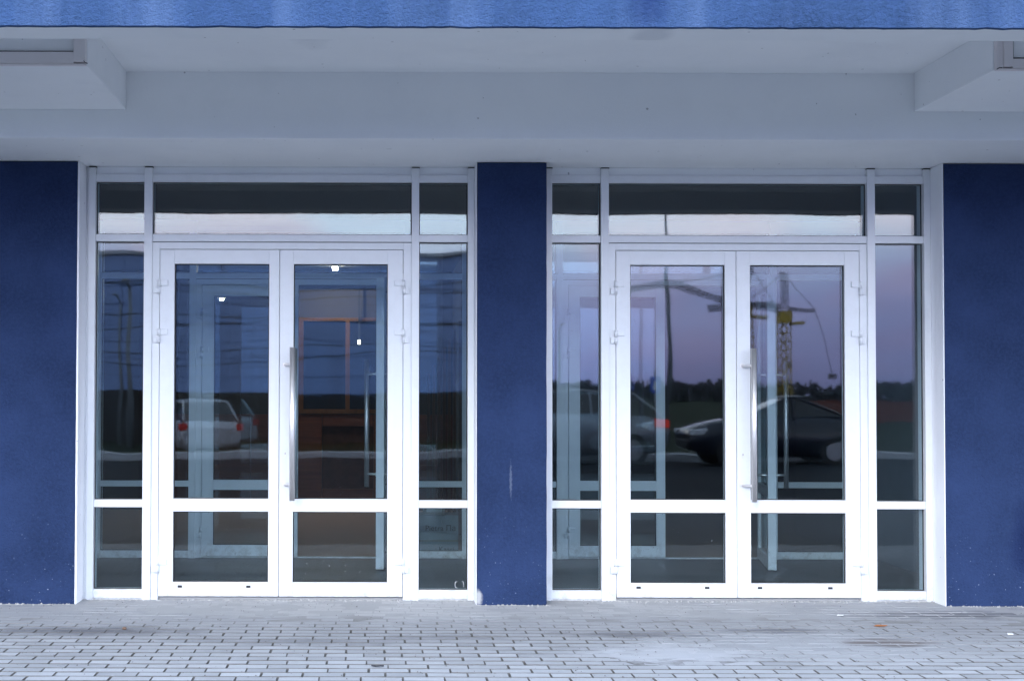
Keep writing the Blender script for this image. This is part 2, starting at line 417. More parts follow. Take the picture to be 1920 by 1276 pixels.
# pavement ---------------------------------------------------------
def sandz(x, y):
    t = max(0.0, min(1.0, (y + 1.05) / 0.45))
    n1 = noise.noise(Vector((x * 1.1, y * 1.9, 4))) * 0.5 + noise.noise(Vector((x * 4, y * 6, 8))) * 0.3
    w = max(0.0, min(1.0, t + n1 * 0.9))
    d = math.hypot((x - 1.62) / 0.85, (y + 1.62) / 0.50) + n1 * 0.5
    w = max(w, max(0.0, min(1.0, 1.5 - d * 1.2)))
    d = math.hypot((x - 2.4) / 1.2, (y + 1.35) / 0.5) + n1 * 0.5
    w = max(w, 0.85 * max(0.0, min(1.0, 1.5 - d * 1.2)))
    return -0.0080 + 0.0079 * w
mb = MB(); nx, ny = 260, 90
X0, X1, Y0, Y1 = -4.2, 6.2, -3.1, 0.36
vs = [[mb.bm.verts.new((X0 + (X1 - X0) * i / nx, Y0 + (Y1 - Y0) * j / ny,
       sandz(X0 + (X1 - X0) * i / nx, Y0 + (Y1 - Y0) * j / ny))) for i in range(nx + 1)] for j in range(ny + 1)]
for j in range(ny):
    for i in range(nx): mb.bm.faces.new((vs[j][i], vs[j][i + 1], vs[j + 1][i + 1], vs[j + 1][i])).smooth = True
pav = tag(mb.build('pavement', M['sand']), 'grey block pavement along the foot of the facade', kind='structure')

def paver_verts(rng):
    lx, ly, cx, cyy = 0.0968, 0.0440, 0.0022, 0.0048
    j = lambda a: rng.uniform(-a, a)
    cor = [(-lx + j(.0012), -ly + j(.0012)), (lx + j(.0012), -ly + j(.0012)), (lx + j(.0012), ly + j(.0012)), (-lx + j(.0012), ly + j(.0012))]
    top = [(x - math.copysign(cx, x), y - math.copysign(cyy, y), j(0.0006)) for x, y in cor]
    mid = [(x, y, -0.0026) for x, y in cor]; low = [(x, y, -0.03) for x, y in cor]
    return top + mid + low
PF = [(0, 1, 2, 3)] + [(4 + i, 4 + (i + 1) % 4, (i + 1) % 4, i) for i in range(4)] + [(8 + i, 8 + (i + 1) % 4, 4 + (i + 1) % 4, 4 + i) for i in range(4)]
rng = random.Random(5)
pmesh = []
for k in range(7):
    me = bpy.data.meshes.new('paver'); me.from_pydata(paver_verts(rng), [], PF); me.materials.append(M['paver']); me.materials.append(M['sand']); pmesh.append(me)
    for q in me.polygons: q.material_index = 1 if q.index >= 1 else 0
rest_v, rest_f = [], []
npav = 0
off = 0.0
for row in range(33):
    y = -2.36 + (row - 6) * 0.0985
    off = (off + 0.1 + rng.uniform(-0.012, 0.020)) % 0.2
    for i in range(-22, 32):
        x = off + i * 0.2 + rng.uniform(-0.002, 0.002)
        if not (X0 + .1 < x < X1 - .1): continue
        if y > 0.30 or (y > 0.02 and (x < -1.83 or 0.56 < x < 1.2 or x > 3.6)): continue
        z = rng.uniform(-0.0008, 0.0008)
        d = y + 8.75
        vis = row >= 6 and -0.2775 * d - 0.1 < x < 0.4793 * d + 0.1 and npav < 300
        if vis:
            o = place('paver', rng.choice(pmesh), pav); o.location = (x, y, z)
            o.rotation_euler = (rng.uniform(-.004, .004), rng.uniform(-.004, .004), rng.uniform(-.006, .006)); npav += 1
        else:
            b = len(rest_v)
            rest_v += [(px + x, py + y, pz + z) for px, py, pz in paver_verts(rng)]
            rest_f += [tuple(b + q for q in f) for f in PF]
me = bpy.data.meshes.new('paver_field'); me.from_pydata(rest_v, [], rest_f); me.materials.append(M['paver']); me.materials.append(M['sand'])
for q in me.polygons: q.material_index = 1 if q.index % 9 >= 1 else 0
tag(place('paver_field', me, pav), kind='stuff')

# ================================================================== ENTRANCES
Z_TOP, Z_R0, Z_R1 = 2.852, 2.758, 2.808          # top rail
Z_T0, Z_T1 = 2.362, 2.410                        # transom rail
Z_DF = 2.309; Z_LG1 = 2.215                      # door frame head / glass top
Z_G0, Z_M0, Z_M1 = 0.663, 0.579, 0.663           # leaf mid rail
Z_LB, Z_LG0 = 0.022, 0.116                       # leaf bottom, lower glass

def pane(x0, x1, y, z0, z1, parent, m, gask=True, tilt=0.0):
    p = MB().box(x0, x1, y, y + 0.024, z0, z1).build('pane', m, parent)
    if gask:
        g = 0.006
        mb = MB()
        mb.box(x0, x0 + g, y - 0.006, y - 0.0005, z0, z1).box(x1 - g, x1, y - 0.006, y - 0.0005, z0, z1)
        mb.box(x0 + g, x1 - g, y - 0.006, y - 0.0005, z0, z0 + g).box(x0 + g, x1 - g, y - 0.006, y - 0.0005, z1 - g, z1)
        mb.build('gasket', M['gasket'], parent if parent.type == 'EMPTY' else parent)
    return p

def hinge(xs, z, side, leaf, m, y=0.0):
    """side=+1: the leaf lies to +x of the seam"""
    mb = MB()
    mb.cyl((xs, y - 0.012, z + 0.002), (xs, y - 0.012, z + 0.046), 0.0115, 14)
    a, b = sorted((xs + side * 0.004, xs + side * 0.058)); mb.box(a, b, y - 0.014, y - 0.0003, z + 0.006, z + 0.044, bev=0.003)
    mb.cyl((xs - side * 0.004, y - 0.013, z - 0.046), (xs - side * 0.004, y - 0.013, z + 0.001), 0.0125, 14)
    a, b = sorted((xs - side * 0.036, xs + side * 0.006)); mb.box(a, b, y - 0.018, y - 0.0003, z - 0.044, z - 0.002, bev=0.003)
    return mb.build('hinge', m, leaf)

def handle(xm, xt, leaf, y=0.0, s=-1):
    mb = MB()
    yt = y + s * 0.085
    mb.cyl((xt, yt, 0.657), (xt, yt, 1.660), 0.0185, 24)
    for z in (0.760, 1.548):
        mb.cyl((xm, y + s * 0.0005, z), (xm, y + s * 0.008, z), 0.0155, 18)
        mb.cyl((xm, y + s * 0.004, z), (xt, yt, z), 0.0095, 14)
    return mb.build('handle', M['steel'], leaf)

def leaf(root, x0, x1, g0, g1, y, hside, fm, gm, drain='dark', has_handle=None, lock=False, hinged=True, angle=0.0):
    """one door leaf; its origin is on the hinge axis so that it can stand open"""
    hx = x0 if hside < 0 else x1
    L0, L1, G0, G1 = x0 - hx, x1 - hx, g0 - hx, g1 - hx
    mb = MB(); B = 0.0022; T = 0.062
    mb.box(L0, G0, 0, T, Z_LB, Z_DF, bev=B).box(G1, L1, 0, T, Z_LB, Z_DF, bev=B)
    mb.box(G0, G1, 0.0004, T - .001, Z_LG1, Z_DF, bev=B).box(G0, G1, 0.0004, T - .001, Z_M0, Z_M1, bev=B).box(G0, G1, 0.0004, T - .001, Z_LB, Z_LG0, bev=B)
    o = mb.build('door_leaf', fm, root)
    o.location = (hx, y, 0); o.rotation_euler = (0, 0, angle)
    pane(G0, G1, 0.026, Z_M1, Z_LG1, o, gm); pane(G0, G1, 0.026, Z_LG0, Z_M0, o, gm)
    side = 1 if hside < 0 else -1
    if hinged:
        for z in (2.063, 1.738, 0.225): hinge(-side * 0.003, z, side, o, fm)
    w = L1 - L0
    for fx in (0.165, 0.735):
        xc = L0 + w * fx + 0.02
        if drain == 'dark':
            MB().box(xc - 0.021, xc + 0.021, -0.003, 0.004, 0.079, 0.094, bev=0.0015).build('drain_slot', M['slot'], o)
            MB().box(xc + 0.008, xc + 0.022, -0.006, 0.001, 0.0785, 0.0945, bev=0.0015).build('drain_cover', fm, o)
        elif drain == 'white':
            MB().box(xc - 0.017, xc + 0.017, -0.003, 0.004, 0.081, 0.090, bev=0.001).build('drain_cover', M['pvc'], o)
    if has_handle:
        xm, xt = has_handle[0] - hx, has_handle[1] - hx
        handle(xm, xt, o); handle(xm, xt, o, T, 1)
        if lock:
            mb = MB().cyl((xm + 0.004, -0.003, 0.962), (xm + 0.004, 0.003, 0.962), 0.0085, 16).box(xm, xm + 0.008, -0.003, 0.003, 0.935, 0.958, bev=0.001)
            lk = mb.build('lock_cylinder', M['steel'], o)
            MB().box(xm + 0.0025, xm + 0.0055, -0.0045, -0.0031, 0.957, 0.968).build('keyhole', M['slot'], o)
            MB().cyl((xm + 0.004, -0.002, 1.018), (xm + 0.004, 0.002, 1.018), 0.004, 10).build('screw', M['steel'], o)
    return o

def entrance(label, y, xs, fm, gm, group, open_angle=0.0, open_dir=0, white_caps=False, outer=True):
    """xs = post0,post1, mull0,mull1, leaf0, gl0, gl1, mid, gr0, gr1, leaf1, mull0,mull1, post0,post1"""
    p0, p1, m0, m1, l0, a0, a1, mid, b0, b1, l1, n0, n1, q0, q1 = xs
    root = empty('glazed_entrance', label, 'entrance door', (0, 0, 0), 0, group)
    B = 0.002
    for a, b in ((p0, p1), (m0, m1), (n0, n1), (q0, q1)):
        MB().box(a, b, y - 0.012, y + 0.11, -0.004, Z_TOP, bev=B).build('mullion', fm, root)
    for a, b in ((p0, p1), (m0, m1), (n0, n1), (q0, q1)):
        MB().box(a + 0.002, b + 0.003, y - 0.010, y + 0.1, Z_TOP + 0.0005, Z_TOP + 0.007).build('mullion_gap_strip', M['gasket'], root)  # thin black strip put in for the dark gap above each mullion
    bays = ((p1, m0), (m1, n0), (n1, q0))
    for a, b in bays:
        MB().box(a, b, y, y + 0.10, Z_R0, Z_R1, bev=B).build('top_rail', fm, root)
        MB().box(a, b, y + 0.018, y + 0.09, Z_R1 + 0.0015, Z_TOP + 0.009).build('head_filler', M['plaster'], root)
        MB().box(a, b, y, y + 0.10, Z_T0, Z_T1, bev=B).build('transom_rail', fm, root)
        pane(a, b, y + 0.036, Z_T1, Z_R0, root, gm)
    for a, b in (bays[0], bays[2]):
        MB().box(a, b, y, y + 0.10, 0.606, 0.656, bev=B).build('middle_rail', fm, root)
        MB().box(a, b, y, y + 0.10, 0.010, 0.067, bev=B).build('bottom_rail', fm, root)
        MB().box(a, b, y + 0.012, y + 0.09, -0.006, 0.0095).build('sill', fm, root)
        pane(a, b, y + 0.036, 0.656, Z_T0, root, gm); pane(a, b, y + 0.036, 0.067, 0.606, root, gm)
    # fixed frame round the pair of leaves
    g = 0.0035
    mb = MB().box(m1, l0 - g, y + 0.002, y + 0.095, -0.003, Z_T0 - 0.005, bev=B).box(l1 + g, n0, y + 0.002, y + 0.095, -0.003, Z_T0 - 0.005, bev=B)
    mb.box(l0 - g, l1 + g, y + 0.002, y + 0.095, Z_DF + g, Z_T0 - 0.005, bev=B)
    mb.build('door_frame', fm, root)
    MB().box(l0 - g, l1 + g, y + 0.07, y + 0.094, Z_DF - 0.03, Z_DF + g - .0005).box(m1, n0, y + 0.01, y + 0.05, Z_T0 - 0.0048, Z_T0 - 0.0002).build('gasket', M['gasket'], root)
    MB().box(l0 - g, l1 + g, y + 0.03, y + 0.095, -0.004, 0.014).build('threshold', M['sand'] if outer else fm, root)
    leaf(root, l0, mid - g / 2, a0, a1, y, -1, fm, gm, 'dark' if outer else None)
    hd = (b0 - 0.056, b0 - 0.001)
    leaf(root, mid + g / 2, l1, b0, b1, y, 1, fm, gm, ('white' if white_caps else 'dark') if outer else None,
         hd, lock=outer, angle=open_angle)
    if not outer: root.scale = (1, 1, 0.975)
    if outer:      # rebate strip behind the meeting stiles
        MB().box(mid - 0.02, mid + 0.02, y + 0.063, y + 0.075, Z_LB, Z_DF).build('rebate_strip', fm, root)
    return root

YF = 0.2
U1 = (-1.904, -1.857, -1.535, -1.481, -1.429, -1.333, -0.705, -0.636, -0.543, 0.080, 0.180, 0.238, 0.287, 0.610, 0.652)
U2 = (1.110, 1.168, 1.492, 1.544, 1.593, 1.686, 2.313, 2.388, 2.480, 3.106, 3.203, 3.256, 3.307, 3.631, 3.675)
e1 = entrance('white framed double glass doors left of the narrow blue pier', YF, U1, M['frame'], M['glass'], 'outer glazed entrances', white_caps=True)
e2 = entrance('white framed double glass doors right of the narrow blue pier', YF, U2, M['frame'], M['glass'], 'outer glazed entrances')
V1 = (-2.315, -2.262) + U1[2:13] + (0.715, 0.775)
V2 = (0.985, 1.035) + U2[2:13] + (3.99, 4.045)
entrance('inner glass doors seen through the left entrance, right leaf standing open', YI, V1, M['inner'], M['glass_in'], 'inner glazed entrances', open_angle=R(82), outer=False)
entrance('inner glass doors seen through the right entrance, right leaf standing open', YI, V2, M['inner'], M['glass_in'], 'inner glazed entrances', open_angle=R(80), outer=False)
# torn white sticker left on the lowest right pane of the left entrance
mb = MB(); zs = 0.098
mb.tube([(0.545, 0.2325, zs + .02), (0.532, 0.2325, zs + .018), (0.529, 0.2325, zs), (0.533, 0.2325, zs - .018), (0.545, 0.2325, zs - .02)], 0.0013, 5)
mb.tube([(0.575, 0.2325, zs + .02), (0.586, 0.2325, zs + .019), (0.587, 0.2325, zs - .016)], 0.0010, 5)
mb.build('sticker_residue', simple('paper_residue', (0.75, 0.76, 0.78), 0.8), e1)

# ================================================================== INSIDE THE HALL
def text_obj(name, s, size, loc, rot, m, parent):
    c = bpy.data.curves.new(name, 'FONT'); c.body = s; c.size = size; c.extrude = 0.0006; c.align_x = 'CENTER'
    o = bpy.data.objects.new(name, c); col.objects.link(o)
    dg = bpy.context.evaluated_depsgraph_get()
    me = bpy.data.meshes.new_from_object(o.evaluated_get(dg)); bpy.data.objects.remove(o)
    me.materials.append(m)
    o = place(name, me, parent); o.location = loc; o.rotation_euler = rot
    return o
ink = simple('black_ink', (0.02, 0.02, 0.03), 0.7)
card = simple('cardboard', (0.30, 0.27, 0.22), 0.85)
grey_card = simple('grey_carton', (0.30, 0.33, 0.34), 0.85)
box1 = empty('carton', 'large lettered carton on the floor behind the right inner side window', 'box', (0.50, YI + 0.40, 0.004))
MB().box(-0.19, 0.20, -0.15, 0.15, 0, 0.335, bev=0.004).build('body', grey_card, box1)
MB().box(-0.19, 0.20, -0.1525, -0.1505, 0.115, 0.128).build('tape', card, box1)
text_obj('lettering', 'Pietra \u041f\u0430', 0.066, (0.05, -0.1512, 0.205), (R(90), 0, 0), ink, box1)
text_obj('lettering', ': Kaari', 0.062, (0.085, -0.1512, 0.03), (R(90), 0, 0), ink, box1)
box2 = empty('carton', 'small pale carton standing on the large lettered carton', 'box', (0.50, YI + 0.40, 0.3395))
MB().box(-0.09, 0.09, -0.08, 0.08, 0, 0.095, bev=0.003).build('body', card, box2)
MB().box(-0.065, 0.065, -0.0825, -0.0805, 0.02, 0.075).build('paper_label', simple('paper', (0.6, 0.6, 0.56), 0.8), box2)

sl = empty('slatted_screen', 'slatted timber screen in the hall with a sloping top', 'screen', (0.50, 4.3, 0.0))
for k in range(9):
    x = k * 0.05; h = 1.55 + k * 0.085
    MB().box(x, x + 0.028, 0, 0.05, 0.09, h, bev=0.002).build('slat', wood_or, sl)
MB().box(-0.02, 0.46, -0.01, 0.06, 0.004, 0.0895).build('base_rail', wood_or, sl)

rw = empty('wood_panelling', 'red brown wood panelling with a dark recess under the hall window', 'panelling', (0, 7.0, 0))
for k, (a, b) in enumerate(((-2.4, -1.45), (-1.445, -0.62), (-0.02, 0.75), (0.755, 1.7))):
    MB().box(a, b, 0, 0.045, 0.006, 1.115, bev=0.003).build('panel', wood_red, rw)
MB().box(-0.615, -0.025, 0, 0.045, 0.98, 1.115, bev=0.003).build('panel', wood_red, rw)
MB().box(-0.615, -0.025, 0.002, 0.045, 0.006, 0.25, bev=0.003).build('panel', wood_red, rw)
MB().box(-0.615, -0.025, 0.035, 0.045, 0.25, 0.98).build('recess_back', simple('recess_dark', (0.055, 0.018, 0.012), 0.8, var=.9, scale=9), rw)
hw = empty('hall_window', 'wood framed dark interior window above the panelling', 'window', (0, 7.0, 0))
mb = MB()
for a, b in ((-0.90, -0.84), (-0.35, -0.30), (0.36, 0.42)): mb.box(a, b, -0.02, 0.045, 1.125, 2.24, bev=0.003)
for a, b in ((-0.84, -0.35), (-0.30, 0.36)): mb.box(a, b, -0.018, 0.045, 1.125, 1.175).box(a, b, -0.018, 0.045, 2.20, 2.24)
mb.build('frame', wood_or, hw)
dkg = simple('dark_glass', (0.01, 0.014, 0.025), 0.05)
for a, b in ((-0.839, -0.351), (-0.299, 0.359)): MB().box(a, b, 0.02, 0.03, 1.176, 2.199).build('pane', dkg, hw)

def lamp(name, label, loc, sz, st, cat='lamp'):
    o = empty(name, label, cat, loc, 0, 'hall lamps')
    x, y, z = sz
    MB().box(-x, x, -y, y, 0, z, bev=0.002).build('housing', M['pvc'], o)
    MB().box(-x * .85, x * .85, -y * .85, y * .85, -0.012, -0.001).build('diffuser', emit('lamp_glow', (1, 0.86, 0.66), st), o)
lamp('ceiling_lamp', 'lit oblong ceiling lamp at the top of the open inner doorway', (-0.455, 6.4, 2.765), (0.032, 0.16, 0.024), 190)
def pendant(label, x, y, z):
    o = empty('pendant_lamp', label, 'lamp', (x, y, z), 0, 'hall lamps')
    MB().cyl((0, 0, 0.05), (0, 0, 2.79 - z), 0.006, 6).build('cord', M['gasket'], o)
    MB().cyl((0, 0, 0), (0, 0, 0.05), 0.042, 14, 0.02).build('shade', M['pvc'], o)
    MB().cyl((0, 0, -0.02), (0, 0, -0.001), 0.019, 14).build('bulb', emit('lamp_glow_bulb', (1, 0.84, 0.6), 90), o)
pendant('small lit pendant lamp behind the glass of the left inner door leaf', -1.595, 5.25, 2.34)
pendant('small lit pendant lamp furthest left in the hall', -1.90, 5.25, 2.50)
spot_refl = empty('lamp_reflection', 'small lit lamp hanging before the hall window', 'lamp', (-0.19, 6.92, 1.93), 0, 'hall lamps')
MB().box(-0.012, 0.012, 0, 0.02, 0.055, 0.9).build('stem', M['gasket'], spot_refl)
MB().box(-0.014, 0.014, -0.02, 0.01, 0.0, 0.045, bev=0.004).build('shade', emit('reflection_glow', (1, 0.86, 0.66), 12), spot_refl)  # glowing block and stem added in place of a spot's reflection in the window

# ================================================================== IN FRONT OF THE BUILDING (seen in the glass)
tarmac = simple('tarmac', (0.018, 0.020, 0.024), 0.85, scale=1.2, var=0.3, spec=0.03)
def sheet(name, m, x0, x1, y0, y1, z0, z1, label):
    mb = MB().poly([(x0, y0, z0), (x1, y0, z0), (x1, y1, z1), (x0, y1, z1)])
    return tag(mb.build(name, m), label, kind='structure')
GZ = -0.10
far_m = simple('rough_grass', (0.012, 0.020, 0.009), 0.95, scale=0.3, var=0.5, spec=0.03)
sheet('ground', far_m, -2500, 2500, -2500, 2500, -0.35, -0.35, 'dark rough ground stretching away')
sheet('forecourt', simple('forecourt_paving', (0.125, 0.128, 0.135), 0.8, scale=1.5, var=0.25, spec=0.03), -30, 40, -9.0, -3.05, -0.05, -0.008, 'grey forecourt in front of the entrance')
sheet('road', tarmac, -60, 90, -20.9, -9.0, GZ, -0.05, 'dark tarmac road in front of the building')
kb = MB().box(-60, 90, -21.25, -20.9, GZ - 0.2, GZ + 0.14, bev=0.02).build('kerb', simple('kerb_concrete', (0.45, 0.46, 0.48), 0.8))
tag(kb, 'pale concrete kerb along the far side of the road', kind='structure')
sheet('verge', far_m, -60, 90, -60, -21.25, -0.6, GZ + 0.10, 'dark grass verge behind the kerb')

# blue panelled building opposite
ob = empty('panelled_building', 'blue panelled hall with a dark plinth across the road', 'building', (0, -33, 0))
MB().box(-24, 4.2, -14, -0.06, -0.3, 5.7).build('wall', simple('backing', (0.10, 0.14, 0.28), 0.7), ob)
pan = simple('blue_cladding', (0.21, 0.31, 0.58), 0.45, var=0.06, scale=0.7)
for k in range(8):
    for i in range(7):
        MB().box(-24 + i * 4.028 + 0.01, -24 + (i + 1) * 4.028 - 0.01, -0.06, 0.0, 1.37 + k * 0.54, 1.37 + (k + 1) * 0.54 - 0.02).build('panel', pan, ob)
MB().box(-24.05, 4.25, -14, 0.06, -0.3, 1.36).build('plinth', simple('plinth_dark', (0.012, 0.012, 0.014), 0.8), ob)
MB().box(-24.1, 4.3, -14.1, 0.1, 5.70, 5.80).build('roof_edge', simple('flashing', (0.35, 0.37, 0.42), 0.5), ob)

def car(label, loc, rz, paint, kind, tail=False):
    o = empty('parked_car', label, 'car', loc, rz, 'cars parked along the kerb')
    pm = NT('car_paint_' + kind); pm.set(0.3, 0.2, 0.4); pm.color(paint); pm.b.inputs['Coat Weight'].default_value = 0.4
    L = 3.75 if kind == 'saloon' else 4.0
    H = 1.44 if kind == 'saloon' else 1.50
    h = L / 2
    if kind == 'saloon':
        prof = [(-h, .45, .62), (-h + .08, .30, .74), (-h + .5, .22, .84), (-h + 1.25, .2, .93), (0, .2, .96), (h - 1.0, .2, .98), (h - .3, .24, 1.0), (h - .05, .32, .92), (h, .45, .80)]
        cab = [(-h + 1.0, .90), (-h + 1.95, H - .04), (-h + 2.5, H), (h - 1.5, H - .03), (h - .55, .99)]
    else:
        prof = [(-h, .42, .62), (-h + .08, .30, .78), (-h + .4, .22, .88), (-h + 1.0, .2, .98), (0, .2, 1.0), (h - .5, .22, 1.02), (h - .08, .3, 1.0), (h, .42, .85)]
        cab = [(-h + .75, .95), (-h + 1.6, H - .05), (-h + 2.2, H), (h - .7, H - .05), (h - .12, 1.0)]
    rings = []
    for x, zb, zt in prof:
        e = 1 - 0.10 * (abs(x) / h) ** 4
        w = 0.87 * e
        rings.append([(x, -w * .92, zb), (x, -w, zb + (zt - zb) * .35), (x, -w * .97, zb + (zt - zb) * .8), (x, -w * .86, zt),
                      (x, w * .86, zt), (x, w * .97, zb + (zt - zb) * .8), (x, w, zb + (zt - zb) * .35), (x, w * .92, zb)])
    body = MB().loft(rings).build('body', pm.m, o)
    # greenhouse: dark glass with a painted roof
    n = len(cab); rings = []
    for x, z in cab:
        t = (z - .92) / (H - .92)
        wb, wtp = .76, .76 - .18 * max(0, t)
        rings.append([(x, -wb, .90), (x, -wtp, z), (x, wtp, z), (x, wb, .90)])
    MB().loft(rings, smooth=False).build('windows', simple('car_glass', (0.01, 0.012, 0.015), 0.05), o)
    mb = MB()
    for (xa, za), (xb, zb) in zip(cab, cab[1:]):
        ta, tb = (za - .92) / (H - .92), (zb - .92) / (H - .92)
        for s in (-1, 1):
            mb.cyl((xa, s * (.76 - .18 * max(0, ta)), za + .005), (xb, s * (.76 - .18 * max(0, tb)), zb + .005), .035, 8)
    ra = [c for c in cab if c[1] > H - .08]
    rings = [[(x, -.56, z - .02), (x, -.45, z + .03), (x, .45, z + .03), (x, .56, z - .02)] for x, z in ra]
    mb.loft(rings); xm = (cab[1][0] + cab[-2][0]) / 2
    for s in (-1, 1): mb.cyl((xm, s * .77, .93), (xm, s * .60, H - .02), .035, 6)
    mb.build('roof', pm.m, o)
    tyre = simple('tyre', (0.012, 0.012, 0.012), 0.8); rim = simple('alloy', (0.4, 0.4, 0.42), 0.3, 0.8)
    for x in (-h + .80, h - .78):
        for s in (-1, 1):
            wh = MB().cyl((x, s * .66, .31), (x, s * .865, .31), .31, 24).build('wheel', tyre, o)
            MB().cyl((x, s * .86, .31), (x, s * .875, .31), .20, 18).build('rim', rim, wh)
    hl = simple('headlight_glass', (0.6, 0.62, 0.65), 0.1); tlm = simple('tail_light_red', (0.55, 0.02, 0.015), 0.15)
    if tail:
        t2 = NT('tail_light_lit'); t2.color((0.5, 0.02, 0.01)); t2.b.inputs['Emission Color'].default_value = (1, .06, .03, 1); t2.b.inputs['Emission Strength'].default_value = 0.8; tlm = t2.m
    for s in (-1, 1):
        MB().box(-h - .01, -h + .35, s * .72 - .08, s * .72 + .08, .62, .74, bev=.02).build('headlight', hl, o)
        MB().box(h - .32, h + .01, s * .74 - .1, s * .74 + .1, .78, .96, bev=.02).build('tail_light', tlm, o)
        MB().box(-h + 1.2, -h + 1.32, s * .93 - .09, s * .93 + .09, .92, 1.03, bev=.02).build('mirror', pm.m, o)
    MB().box(-h - .02, -h + .1, -.6, .6, .34, .5, bev=.02).build('grille', M['slot'], o)
    return o
# mirrored in the glass: front towards -x
car('silver hatchback parked by the kerb, red tail light lit', (4.05, -19.5, GZ), 0, (0.17, 0.185, 0.21), 'hatchback', tail=True)
car('black saloon car parked behind the silver hatchback', (8.38, -19.4, GZ), 0, (0.008, 0.010, 0.02), 'saloon')
car('white hatchback parked alone opposite the left entrance', (-4.95, -27.0, -0.36), R(66), (0.38, 0.40, 0.43), 'estate')

def street_lamp(label, x, y, h, r):
    o = empty('street_lamp', label, 'street lamp', (x, y, -0.3), 0, 'street lamps along the road')
    MB().cyl((0, 0, 0), (0, 0, h), r, 14, r * 0.45).build('pole', simple('lamp_grey', (0.16, 0.18, 0.20), 0.5), o)
    MB().cyl((0, 0, h - .05), (0, 0.5, h + .1), r * .35, 10).build('arm', simple('lamp_grey_arm', (0.16, 0.18, 0.20), 0.5), o)
    MB().box(-r * .8, r * .8, 0.45, 0.9, h + .08, h + .08 + r * .7, bev=r * .2).build('lamp_head', simple('lamp_head', (0.2, 0.21, 0.22), 0.5), o)
    return o
street_lamp('tall tapered grey lamp post by the parked cars', 9.75, -36, 8.5, 0.095)
street_lamp('slim lamp post opposite the right entrance', 6.25, -37, 4.0, 0.045)
street_lamp('slim lamp post in front of the blue panelled hall', -7.2, -29, 4.2, 0.06)
street_lamp('thicker lamp post in front of the blue panelled hall', -6.75, -28, 4.5, 0.10)
sg = empty('road_sign', 'blue square road sign on a post near the tall lamp', 'sign', (9.25, -35.5, -0.3))
MB().cyl((0, 0, 0), (0, 0, 2.45), .03, 10).build('post', simple('sign_post', (0.3, 0.3, 0.32), 0.5), sg)
MB().box(-.16, .16, .031, .045, 1.75, 2.25, bev=.004).build('panel', simple('sign_blue', (0.02, 0.08, 0.45), 0.4), sg)
MB().box(-.05, .05, .0455, .049, 1.85, 2.12).build('symbol', simple('sign_white', (0.75, 0.75, 0.78), 0.4), sg)

wire_m = simple('wire', (0.015, 0.015, 0.018), 0.6)
for k, (z0, z1, sag) in enumerate(((2.3, 2.5, 0.3), (3.0, 2.7, 0.5), (3.4, 3.5, 0.35), (4.0, 3.4, 0.6), (4.4, 4.6, 0.45), (4.9, 4.2, 0.5))):
    pts = []
    for i in range(25):
        u = i / 24
        pts.append((-16 + 20.5 * u, -27 - (k % 3), z0 + (z1 - z0) * u - sag * 4 * u * (1 - u) * 0.6 + 0.12 * math.sin(u * 9 + k)))
    tag(MB().tube(pts, 0.018, 6).build('overhead_cable', wire_m), '%s of the black overhead cables before the blue hall' % ('lowest', 'second lowest', 'third lowest', 'third highest', 'second highest', 'highest')[k], 'cable', 'overhead cables')

# tower crane far off
def lattice(mb, a, b, w, n, r):
    a = Vector(a); b = Vector(b); d = (b - a).normalized()
    u = d.orthogonal().normalized(); v = d.cross(u)
    cs = [(u + v) * w / 2, (u - v) * w / 2, (-u - v) * w / 2, (-u + v) * w / 2]
    for c in cs: mb.cyl(a + c, b + c, r, 5)
    for k in range(n):
        p, q = a.lerp(b, k / n), a.lerp(b, (k + 1) / n)
        for i in range(4):
            mb.cyl(p + cs[i], q + cs[(i + 1) % 4], r * .7, 4, cap=False); mb.cyl(p + cs[i], p + cs[(i + 1) % 4], r * .7, 4, cap=False)
    return mb
cy = simple('crane_yellow', (0.40, 0.28, 0.03), 0.5); cg = simple('crane_grey', (0.09, 0.08, 0.09), 0.6)
def crane(label, x, y, zh, jl, jr, jibrise):
    o = empty('tower_crane', label, 'crane', (x, y, -0.3), 0, 'tower cranes beyond the road')
    lattice(MB(), (0, 0, 0), (0, 0, zh), 1.3, 9, .07).build('mast', cy, o)
    MB().box(-.8, .8, -.8, .8, zh, zh + 1.3, bev=.05).box(0.8, 2.6, -.6, .6, zh - .25, zh + .1).build('cab', cy, o)
    lattice(MB(), (0, 0, zh + 1.3), (.25, 0, zh + 6.2), .7, 4, .05).build('apex', cg, o)
    lattice(MB(), (.6, 0, zh + 1.6), (jr, 0, zh + 1.5), .3, 8, .035).build('counter_jib', cg, o)
    mb = lattice(MB(), (-.6, 0, zh + 1.6), (-jl * .5, 0, zh + 1.6 + jibrise), .6, 12, .05)
    lattice(mb, (-jl * .5, 0, zh + 1.6 + jibrise), (-jl, 0, zh + 1.2 + jibrise * .6), .5, 10, .05).build('jib', cg, o)
    mb = MB().cyl((.25, 0, zh + 6.1), (jr, 0, zh + 1.6), .05, 5).cyl((.25, 0, zh + 6.1), (-jl * .5, 0, zh + 1.9 + jibrise), .05, 5)
    mb.build('tie_bar', cg, o)
    mb = MB().tube([(jr, 0, zh + 1.5), (jr + 1.3, 0, zh - 2), (jr + 2.0, 0, zh - 6)], .05, 5); mb.box(jr + 1.6, jr + 2.4, -.3, .3, zh - 6.5, zh - 6)
    mb.build('hoist_rope', cg, o)
crane('yellow tower crane far off beyond the road', 48.3, -151, 10.2, 9, 4.0, 0.6)
crane('second tower crane further left beyond the road', 45.6, -158, 11.4, 17, 3.4, 2.2)

